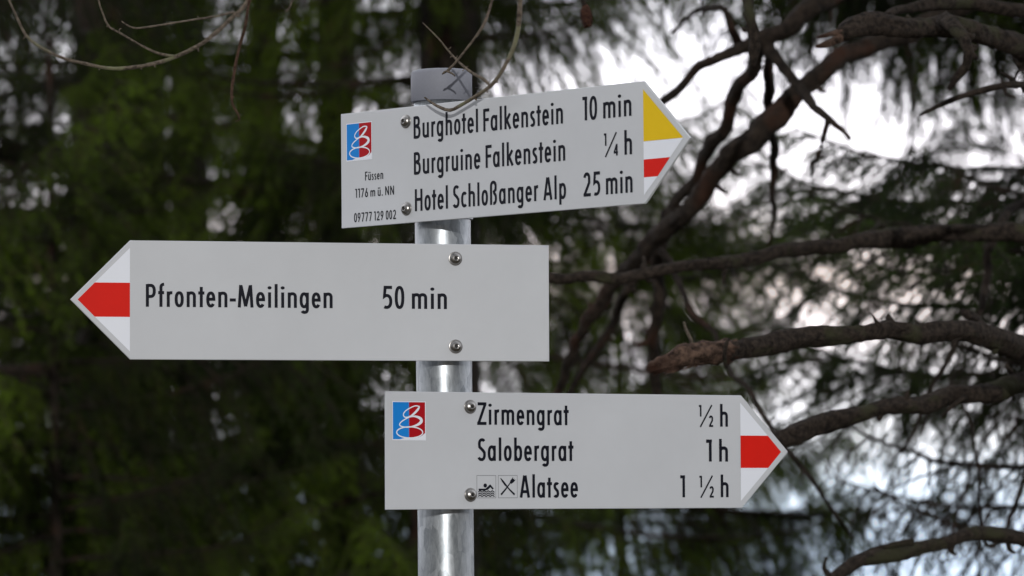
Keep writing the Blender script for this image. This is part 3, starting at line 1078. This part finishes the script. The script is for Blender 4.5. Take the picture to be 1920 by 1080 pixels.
for me, a, b in ((BOUGHS[2], (820, -70), (1260, -30, 12.6)), (BOUGHS[0], (820, -30), (1100, 40, 13.5)), (BOUGHS[2], (820, 40), (500, 160, 13)), (BOUGHS[0], (820, 160), (560, 300, 13))):
    aim(T6, me, at(*a, 13), at(*b))
for me, a, b in ((BOUGHS[2], (-520, -40), (60, 40, 12)), (BOUGHS[0], (-520, 80), (120, 130, 12.5)), (BOUGHS[1], (-520, 600), (200, 720, 12.3)), (BOUGHS[0], (-520, 800), (300, 900, 12.6))):
    aim(T3, me, at(*a, 12), at(*b))
for me, a, b in ((BOUGHS[0], (1170, 640), (840, 700, 15.5)), (BOUGHS[1], (1170, 560), (880, 640, 16)), (BOUGHS[0], (1170, 420), (1420, 420, 16)), (BOUGHS[1], (1170, 520), (1400, 620, 15.5)), (BOUGHS_D[0], (1170, 560), (1880, 230, 15.2)), (BOUGHS[1], (1170, 480), (1600, 380, 16)), (BOUGHS[0], (1170, 860), (1700, 800, 15.5)), (BOUGHS_D[1], (1170, 960), (1680, 960, 16))):
    p = at(*a, 17)
    aim(T7, me, p, at(*b))


def front(tree, n, seed, kit, z0=1.0, z1=3.6):
    """More boughs on the side towards the path, covering the trunk."""
    rng = random.Random(seed)
    for k in range(n):
        z = z0 + (z1 - z0) * (k + rng.random()) / n
        p = Vector((tree.location.x, tree.location.y, z))
        add_bough(tree, kit[k % len(kit)], p, -math.pi / 2 + (0.25 + 0.65 * rng.random()) * (1 if k % 2 else -1), rng.uniform(0.75, 1.25), rng.uniform(-0.1, 0.15), rng.uniform(-0.15, 0.15))


front(T2, 14, 501, BOUGHS[1:2] + BOUGHS[:1])
front(T10, 10, 502, BOUGHS[1:2])
front(T6, 12, 503, BOUGHS, 1.9, 3.4)
front(T1, 8, 504, BOUGHS, 2.6, 3.8)
front(T7, 18, 505, BOUGHS, 1.1, 3.0)


# ------------------------------------------------------------------ the bare conifer beside the path: dead limbs, overhead limb, twigs
def limb(root, name, pts, px, mat, seed, rough=0.23, wobble=0.004, sides=16, spikes=0, first=None, spur=1.0):
    """A bare limb through pixels-with-depth pts, half width px in photograph pixels; spikes adds snapped side twigs."""
    rng = random.Random(seed)
    W = ([first] if first else []) + [at(*p) for p in pts]
    R = [p * w[2] / FPX for p, w in zip(px, pts)]
    if first: R = [R[0] * 1.15] + R
    mb = MB()
    org = root.location
    C, RR = tube(mb, [w - org for w in W], R, sides, 0.007, rough, rng, 0, wobble)
    n = len(C)
    for k in range(spikes if spur < 1 else (spikes * 2 + 2) // 3):
        i = rng.randrange(int(n * 0.3), n - 6)
        t = (C[i + 1] - C[i]).normalized()
        d = (t.cross(Vector((0, 1, 0))).normalized() * rng.choice((-1, 1, 1)) + t * rng.uniform(-0.6, 0.6) + Vector((0, rng.uniform(-0.6, 0.6), 0))).normalized()
        ln = rng.choice((0.006, 0.008, 0.011, 0.022)) * rng.uniform(0.8, 1.2) * spur
        b = C[i] + d * RR[i] * 0.6
        tube(mb, [b, b + d * (ln * 0.5 + RR[i] * 0.4) + t * ln * 0.2, b + (d + t * rng.uniform(-0.4, 0.4)).normalized() * (ln + RR[i] * 0.4)], [min(RR[i] * 0.55, 0.0055), min(0.0036, RR[i] * 0.42), min(0.0016, RR[i] * 0.34)], 7, 0.006, 0.2, rng)
    return mb.build(name, mat, root, smooth=True)


pc = at(2330, 700, 6.2)
zc = ground_z(pc.x, pc.y)
TC = spruce('conifer beside the right edge whose dead bare limbs and thin twigs reach over the signs', pc.x, pc.y, 8.5, 1.6, 40, 40, 3.6, BOUGHS_D, 0.075, group='conifers holding dead bare limbs')


def on(tree, y, d):
    p = at(2330, y, d)
    return Vector((tree.location.x, tree.location.y, p.z))


limb(TC, 'dead_branch', [(1990, 110, 5.75), (1920, 88, 5.65), (1847, 66, 5.6), (1780, 57, 5.55), (1697, 47, 5.5), (1640, 42, 5.48), (1600, 52, 5.465), (1575, 66, 5.46)],
     [27, 24, 20, 22, 20, 19, 18, 13], M_BARK, 101, spikes=9, first=on(TC, 140, 6.2))
be = limb(TC, 'broken_end', [(1590, 58, 5.464), (1572, 72, 5.455), (1550, 82, 5.45), (1530, 87, 5.45)], [14, 9, 8, 3], M_BARK_RED, 120, 0.3, 0.001)
limb(TC, 'broken_end', [(1588, 60, 5.46), (1568, 61, 5.455), (1548, 66, 5.45), (1530, 71, 5.45)], [12, 6, 4, 1.5], M_BARK_RED, 121, 0.3, 0.001)
limb(TC, 'dead_branch', [(2000, 25, 5.9), (1920, 14, 5.8), (1813, 4, 5.75), (1763, 6, 5.7), (1697, 18, 5.65), (1660, 32, 5.6)], [15, 13, 12, 12, 10, 7], M_BARK, 102, spikes=4, first=on(TC, 40, 6.2))
limb(TC, 'dead_branch', [(1772, 40, 5.5), (1790, 52, 5.47), (1806, 74, 5.45), (1811, 95, 5.44), (1806, 120, 5.44), (1792, 146, 5.45), (1778, 170, 5.45)], [15, 15, 13, 11, 10, 9, 5], M_BARK, 103, 0.3, spikes=7)
limb(TC, 'dead_branch', [(1960, 166, 5.7), (1920, 163, 5.65), (1880, 163, 5.6), (1830, 171, 5.6), (1780, 187, 5.6), (1727, 214, 5.6)], [8, 7, 6.5, 5, 4.5, 2], M_BARK, 104, spikes=4, first=on(TC, 150, 6.2))
limb(TC, 'dead_twig', [(1908, 162, 5.64), (1896, 148, 5.63), (1886, 142, 5.62), (1874, 136, 5.6)], [7, 5, 3, 1], M_BARK, 105)
limb(TC, 'dead_twig', [(1902, 164, 5.63), (1905, 146, 5.62), (1912, 136, 5.6), (1922, 134, 5.6)], [3, 2.2, 2, 1.5], M_BARK, 106)
limb(TC, 'dead_branch', [(2050, 440, 6.5), (1920, 442, 6.5), (1847, 439, 6.5), (1700, 441, 6.5), (1600, 450, 6.45), (1500, 470, 6.4), (1400, 486, 6.35), (1326, 491, 6.3), (1252, 503, 6.3), (1178, 514, 6.3), (1104, 519, 6.3), (1030, 527, 6.3), (900, 540, 6.35), (790, 556, 6.4)],
     [20, 18, 17, 17, 15, 14, 12, 11.5, 11, 10.5, 10, 10, 7, 3], M_BARK, 107, spikes=9, first=on(TC, 430, 6.2))
limb(TC, 'dead_branch', [(2010, 690, 5.8), (1920, 655, 5.7), (1847, 630, 5.62), (1780, 617, 5.57), (1697, 619, 5.53), (1613, 628, 5.5), (1513, 638, 5.48), (1430, 650, 5.45), (1363, 658, 5.42)],
     [27, 24, 20, 18, 17, 18, 19, 20, 19], M_BARK, 108, spikes=8, first=on(TC, 720, 6.2))
be = limb(TC, 'broken_end', [(1372, 657, 5.425), (1345, 661, 5.41), (1310, 667, 5.4), (1280, 674, 5.39), (1252, 683, 5.385), (1232, 687, 5.38), (1216, 689, 5.38)], [20, 21, 17, 18, 12, 10, 5], M_BARK_RED, 109, 0.5, 0.005, 18)


def splinters(base, pts, r, n, seed, mat):
    """Torn fibres along a broken limb end; pts are its centre points as pixels with depth, r half widths in pixels."""
    rng = random.Random(seed)
    mb = MB()
    W = [at(*p) - TC.location for p in pts]
    for _ in range(n):
        i = rng.randrange(len(W) - 1)
        f = rng.random()
        c = W[i].lerp(W[i + 1], f)
        t = (W[i + 1] - W[i]).normalized()
        rad = (r[i] * (1 - f) + r[i + 1] * f) * pts[i][2] / FPX
        a = t.cross(Vector((0, 1, 0))).normalized()
        b = t.cross(a)
        an = rng.uniform(0, 6.28)
        d = a * math.cos(an) + b * math.sin(an)
        ln = rng.uniform(0.008, 0.022)
        p0 = c + d * rad * 0.8
        tube(mb, [p0, p0 + t * ln * 0.5 + d * 0.001, p0 + t * ln + d * rng.uniform(-0.001, 0.004)], [rad * rng.uniform(0.12, 0.3), rad * rng.uniform(0.1, 0.2), 0.0004], 6, 0.004, 0.35, rng)
    mb.build('torn_fibres', mat, base, smooth=True)


splinters(be, [(1372, 657, 5.425), (1310, 667, 5.4), (1265, 681, 5.385), (1245, 686, 5.38), (1228, 690, 5.38)], [21, 19, 15, 11, 7], 70, 1109, M_BARK_RED)
limb(TC, 'dead_twig', [(1362, 690, 5.4), (1358, 668, 5.39), (1362, 645, 5.39), (1368, 634, 5.39)], [3, 4, 4, 2], M_BARK, 110)
limb(TC, 'dead_twig', [(1302, 660, 5.41), (1295, 634, 5.4), (1287, 612, 5.4), (1283, 601, 5.4)], [5, 3.5, 3, 2], M_TWIG, 111)
limb(TC, 'dead_twig', [(1850, 632, 5.62), (1835, 600, 5.62), (1815, 588, 5.6), (1803, 584, 5.6)], [13, 9, 7, 5], M_BARK, 112)
limb(TC, 'dead_twig', [(1650, 612, 5.5), (1642, 603, 5.5), (1634, 594, 5.49), (1626, 586, 5.49)], [7, 4, 2, 1], M_BARK, 113)
limb(TC, 'dead_branch', [(2010, 706, 6.0), (1920, 718, 5.95), (1847, 733, 5.9), (1780, 748, 5.87), (1697, 758, 5.83), (1613, 780, 5.8), (1547, 794, 5.78), (1480, 814, 5.75), (1430, 828, 5.75), (1370, 850, 5.75)],
     [18, 17.5, 18, 18, 16, 17, 18, 17, 15, 7], M_BARK, 114, spikes=8, first=on(TC, 690, 6.2))
limb(TC, 'dead_twig', [(1810, 744, 5.87), (1795, 755, 5.86), (1780, 770, 5.85), (1765, 783, 5.85)], [5, 4, 3.5, 2], M_BARK, 115)
limb(TC, 'dead_twig', [(1742, 764, 5.85), (1738, 785, 5.85), (1732, 805, 5.85), (1726, 816, 5.85)], [2.5, 2, 2, 1], M_BARK, 116)
limb(TC, 'dead_branch', [(2020, 1020, 6.1), (1920, 1007, 6.0), (1847, 1006, 5.97), (1780, 1013, 5.93), (1713, 1028, 5.9), (1663, 1044, 5.87), (1613, 1062, 5.85), (1555, 1085, 5.82), (1480, 1120, 5.8), (1400, 1150, 5.8)],
     [15, 14, 13.5, 13, 13, 13, 12, 11, 9, 4], M_BARK, 117, spikes=5, first=on(TC, 1030, 6.2))
limb(TC, 'dead_twig', [(1712, 1016, 5.88), (1680, 1021, 5.87), (1640, 1030, 5.86), (1602, 1044, 5.86)], [6, 5, 4.5, 2], M_BARK, 118)
limb(TC, 'dead_branch', [(1413, -80, 5.6), (1407, -20, 5.57), (1408, 20, 5.55), (1413, 60, 5.55), (1412, 95, 5.55), (1411, 123, 5.55)], [8, 10, 12, 12, 11, 5], M_BARK, 119, 0.3, spikes=12, first=at(1500, -230, 5.7))
# the limb above the frame from which the thin twigs hang
over = MB()
o0 = TC.location
tube(over, [Vector((pc.x, pc.y, 3.05)) - o0, Vector((0.72, 5.75, 2.86)) - o0, Vector((0.36, 5.7, 2.66)) - o0, Vector((0.0, 4.85, 2.5)) - o0, Vector((-0.3, 4.72, 2.44)) - o0, Vector((-0.62, 4.65, 2.42)) - o0, Vector((-0.95, 4.6, 2.36)) - o0],
     [0.022, 0.018, 0.015, 0.012, 0.010, 0.007, 0.003], 12, 0.012, 0.12, random.Random(5), 0, 0.004)
over.build('dead_branch', M_BARK, TC, smooth=True)


def twig(pts, px, seed, mat=None, first=None, spikes=4):
    return limb(TC, 'twig', pts, px, mat or M_TWIG, seed, 0.24, 0.0012, 8, spikes, first, 0.17)


D1 = 4.62
twig([(490, -60, D1), (465, 0, D1), (430, 34, D1), (390, 70, D1), (345, 98, D1), (290, 119, D1), (215, 130, D1), (150, 120, D1), (110, 107, D1), (60, 75, D1), (38, 44, D1), (14, -2, D1), (-10, -60, D1)],
     [5, 4.6, 4.4, 4.2, 4, 3.8, 3.6, 3.1, 2.9, 2.6, 2.4, 2, 1], 201, first=Vector((-0.26, 4.72, 2.44)), spikes=10)
twig([(330, 106, D1), (300, 101, D1), (260, 84, D1), (222, 62, D1), (203, 50, D1), (192, 22, D1), (184, -3, D1), (178, -50, D1)], [3, 2.8, 2.6, 2.4, 2.4, 2, 1.8, 1], 202)
twig([(440, 22, D1), (410, 30, D1), (372, 37, D1), (310, 44, D1), (258, 50, D1), (240, 46, D1), (228, 39, D1)], [2.6, 2.2, 2, 1.8, 1.6, 1.4, 1], 203)
twig([(480, -60, D1 - .02), (468, 0, D1 - .02), (461, 48, D1 - .02), (451, 85, D1 - .02), (443, 125, D1 - .02), (436, 170, D1 - .02), (436, 195, D1 - .02), (443, 212, D1 - .02), (448, 226, D1 - .02), (440, 228, D1 - .02)],
     [3.2, 3, 2.8, 2.6, 2.4, 2.2, 2, 1.9, 1.7, 1], 204, M_TWIG_RED, Vector((-0.3, 4.72, 2.44)), 6)
twig([(556, -40, D1), (549, 0, D1), (543, 16, D1), (535, 22, D1)], [2, 1.8, 1.5, 1], 205, first=Vector((-0.24, 4.72, 2.44)), spikes=1)
D2 = 4.715


def before(x, y, gap):
    """Depth along the view axis a little in front of the upper sign's plate at this pixel."""
    yaw, _, p = POSES['upper']
    nrm = Vector((math.sin(yaw), -math.cos(yaw), 0))
    eye = Vector((0, 0, EYE))
    ray = at(x, y, 1.0) - eye
    return nrm.dot(Vector((p[0], p[1], p[2] + EYE)) - eye) / nrm.dot(ray) - gap


B = [(985, -70), (976, 0), (970, 55), (958, 98), (937, 140), (919, 163), (888, 183), (858, 199), (842, 205), (818, 196), (797, 182)]
twig([(x, y, before(min(x, 930), y, 0.03)) for x, y in B],
     [4.6, 4.2, 4, 3.8, 3.6, 4, 3.6, 3.4, 3.4, 2.4, 1.6], 206, first=Vector((0.0, 4.8, 2.5)), spikes=14)
twig([(938, -60, D2 - .01), (924, 0, D2 - .01), (906, 48, D2 - .01), (876, 90, D2 - .01), (858, 113, D2 - .01), (846, 126, D2 - .01), (840, 133, D2 - .008)], [2.8, 2.4, 2.4, 2.2, 2.4, 3, 4], 207, first=Vector((-0.02, 4.83, 2.5)), spikes=2)
twig([(838, 134, D2 - .01), (830, 138, D2 - .01), (836, 133, D2 - .012), (848, 138, D2 - .012), (853, 143, D2 - .012)], [1.5, 2, 2, 1.6, 1], 208, spikes=0)
twig([(792, 42, D2), (806, 56, D2), (822, 72, D2), (850, 104, D2), (880, 130, D2 - .03), (905, 146, before(905, 150, 0.03)), (919, 160, before(919, 163, 0.03))], [1, 1.6, 1.8, 2, 2.2, 2.4, 2.6], 209, spikes=5)
ct = twig([(1078, -60, 5.2), (1090, -10, 5.2), (1096, 10, 5.2)], [3, 4, 4], 210, M_BARK, Vector((0.05, 4.95, 2.52)), 2)
mb = MB()
cp = at(1098, 8, 5.2) - o0
rng = random.Random(77)
prof = [(0.0, 0.003), (0.12, 0.0075), (0.3, 0.0098), (0.55, 0.0098), (0.8, 0.007), (1.0, 0.0025)]
tube(mb, [cp + Vector((0.002 * t, 0, -0.024 * t)) for t, _ in prof], [r * 0.6 for _, r in prof], 10, 0.003, 0.1, rng)
for k in range(70):
    t = (k + 0.5) / 70
    r = np.interp(t, [p[0] for p in prof], [p[1] for p in prof])
    a = k * 2.399
    d = Vector((math.cos(a), math.sin(a), 0))
    c = cp + Vector((0.002 * t, 0, -0.024 * t)) + d * r * 0.5
    sd = Vector((-math.sin(a), math.cos(a), 0)) * 0.0028
    tip = c + d * 0.0034 + Vector((0, 0, -0.0055))
    mb.add([c - sd, c + sd, tip + sd * 0.5, tip - sd * 0.5, c + Vector((0, 0, -0.003))], [(0, 1, 2, 3), (3, 2, 4)])
cone = mb.build('cone', M_CONE, TC, smooth=False)
cone.parent = ct

pe = at(2420, 700, 7.6)
TE = spruce('conifer behind the right edge with long crossing bare limbs running down to the left', pe.x, pe.y, 9, 1.8, 41, 40, 3.9, BOUGHS_D, 0.085, group='conifers holding dead bare limbs')
fe = lambda y: Vector((pe.x, pe.y, at(2420, y, 7.6).z))
limb(TE, 'bare_limb', [(2050, -130, 7.4), (1900, -40, 7.3), (1780, 24, 7.25), (1690, 62, 7.2), (1613, 94, 7.15), (1557, 127, 7.1), (1513, 160, 7.1), (1480, 187, 7.1), (1440, 223, 7.1), (1413, 257, 7.1), (1373, 293, 7.1), (1337, 333, 7.15), (1290, 390, 7.2), (1240, 436, 7.3), (1200, 482, 7.4), (1160, 520, 7.5), (1110, 590, 7.6), (1065, 680, 7.7), (1030, 770, 7.8), (980, 900, 7.9)],
     [24, 22, 20, 18, 17.5, 18, 18, 19, 21, 20, 18.5, 18.5, 18, 17, 15, 13, 11, 9, 7, 4], M_BARK_FAR, 301, spikes=10, first=fe(-260))
limb(TE, 'bare_limb', [(1800, -160, 7.2), (1650, -50, 7.1), (1560, -5, 7.05), (1493, 37, 7), (1440, 63, 7), (1400, 88, 7), (1375, 98, 7), (1340, 115, 7), (1280, 154, 7.05), (1240, 186, 7.1), (1190, 226, 7.2)], [23, 22, 21, 20, 17, 12, 9, 8, 8, 7, 4], M_BARK_FAR, 302, spikes=8, first=fe(-420))
limb(TE, 'bare_limb', [(1418, 80, 7), (1413, 127, 7.1), (1380, 173, 7.2), (1357, 233, 7.3), (1330, 283, 7.4), (1297, 335, 7.5), (1262, 398, 7.6), (1215, 480, 7.7), (1150, 600, 7.8), (1080, 720, 7.9), (1010, 830, 8.0)], [11, 12, 12.5, 13, 12, 12, 11, 10, 8, 6, 3], M_BARK_FAR, 303, spikes=6)
limb(TE, 'bare_limb', [(1436, 62, 7), (1440, 95, 7.1), (1446, 160, 7.2), (1443, 240, 7.3), (1453, 300, 7.4), (1452, 370, 7.5), (1440, 460, 7.6)], [10, 11, 10, 9, 8, 6, 3], M_BARK_FAR, 304, spikes=4)
limb(TE, 'bare_limb', [(1436, 75, 7), (1440, 95, 7), (1487, 147, 6.95), (1523, 187, 6.9), (1553, 227, 6.85), (1578, 246, 6.85), (1594, 261, 6.85)], [11, 11, 9, 8, 7, 5, 4], M_BARK_FAR, 305, spikes=3)
limb(TE, 'bare_limb', [(1552, 226, 6.86), (1545, 262, 6.9), (1536, 290, 6.9), (1520, 330, 7)], [6, 5, 5, 2], M_BARK_FAR, 306, spikes=2)
limb(TE, 'bare_limb', [(1390, 95, 7.2), (1373, 40, 7.2), (1350, 15, 7.2), (1300, 25, 7.3), (1260, 60, 7.3)], [10, 8, 6, 5, 3], M_BARK_FAR, 307, spikes=3)
limb(TE, 'bare_limb', [(1250, 400, 7.5), (1238, 480, 7.6), (1232, 560, 7.6), (1228, 660, 7.7), (1226, 780, 7.8)], [12, 13, 12, 11, 8], M_BARK_FAR, 308, spikes=4)
limb(TE, 'bare_limb', [(1240, 470, 7.4), (1290, 560, 7.3), (1340, 640, 7.2), (1390, 720, 7.1), (1440, 790, 7.0), (1480, 845, 6.9), (1515, 890, 6.9), (1548, 942, 6.9), (1600, 1010, 6.9)], [7, 5.5, 5, 5, 5, 4.5, 4.5, 4, 2], M_BARK_FAR, 309, spikes=6)
limb(TE, 'bare_limb', [(2060, 300, 7.3), (1920, 372, 7.2), (1880, 420, 7.1), (1850, 500, 7.05), (1835, 580, 7), (1790, 660, 7), (1740, 740, 7), (1690, 850, 7)], [9, 8, 8, 7, 6, 5, 4, 2], M_BARK_FAR, 310, spikes=5, first=fe(240))
limb(TE, 'bare_limb', [(2060, 620, 7.3), (1880, 1000, 7.2), (1840, 960, 7.1), (1830, 880, 7.1), (1815, 780, 7.1), (1780, 700, 7.1)], [5, 4, 3.5, 2.8, 2.2, 1.5], M_BARK_FAR, 311, spikes=4, first=fe(560))


# ------------------------------------------------------------------ clearings between the boughs where the sky shows through
def pixel(w):
    v = Vector(w) - Vector((0, 0, EYE))
    d = v.y * math.cos(PITCH) + v.z * math.sin(PITCH)
    u = -v.y * math.sin(PITCH) + v.z * math.cos(PITCH)
    return 960 + FPX * v.x / d, 540 - FPX * u / d, d


bpy.context.view_layer.update()
GAPS = [(470, 50, 30), (560, 400, 26), (1090, 130, 34)]
for t in (T1, T2, T3, T4, T5, T6, T7):
    for b in [c for c in t.children if c.name.startswith('bough')]:
        L = max(v.co.x for v in b.data.vertices) if b.data.name not in BLEN else BLEN[b.data.name]
        hit = False
        M = t.matrix_world @ b.matrix_local
        for k in range(3, 15):
            s_ = k / 14
            x_, y_, _ = pixel(M @ Vector((L * s_, 0, L * (-0.3 * s_ ** 1.5 + 0.26 * s_ ** 3.2))))
            for gx, gy, gr in GAPS:
                if abs(x_ - gx) < gr and -gr * 0.6 < gy - y_ < gr * 1.5:
                    hit = True
        if hit:
            bpy.data.objects.remove(b)
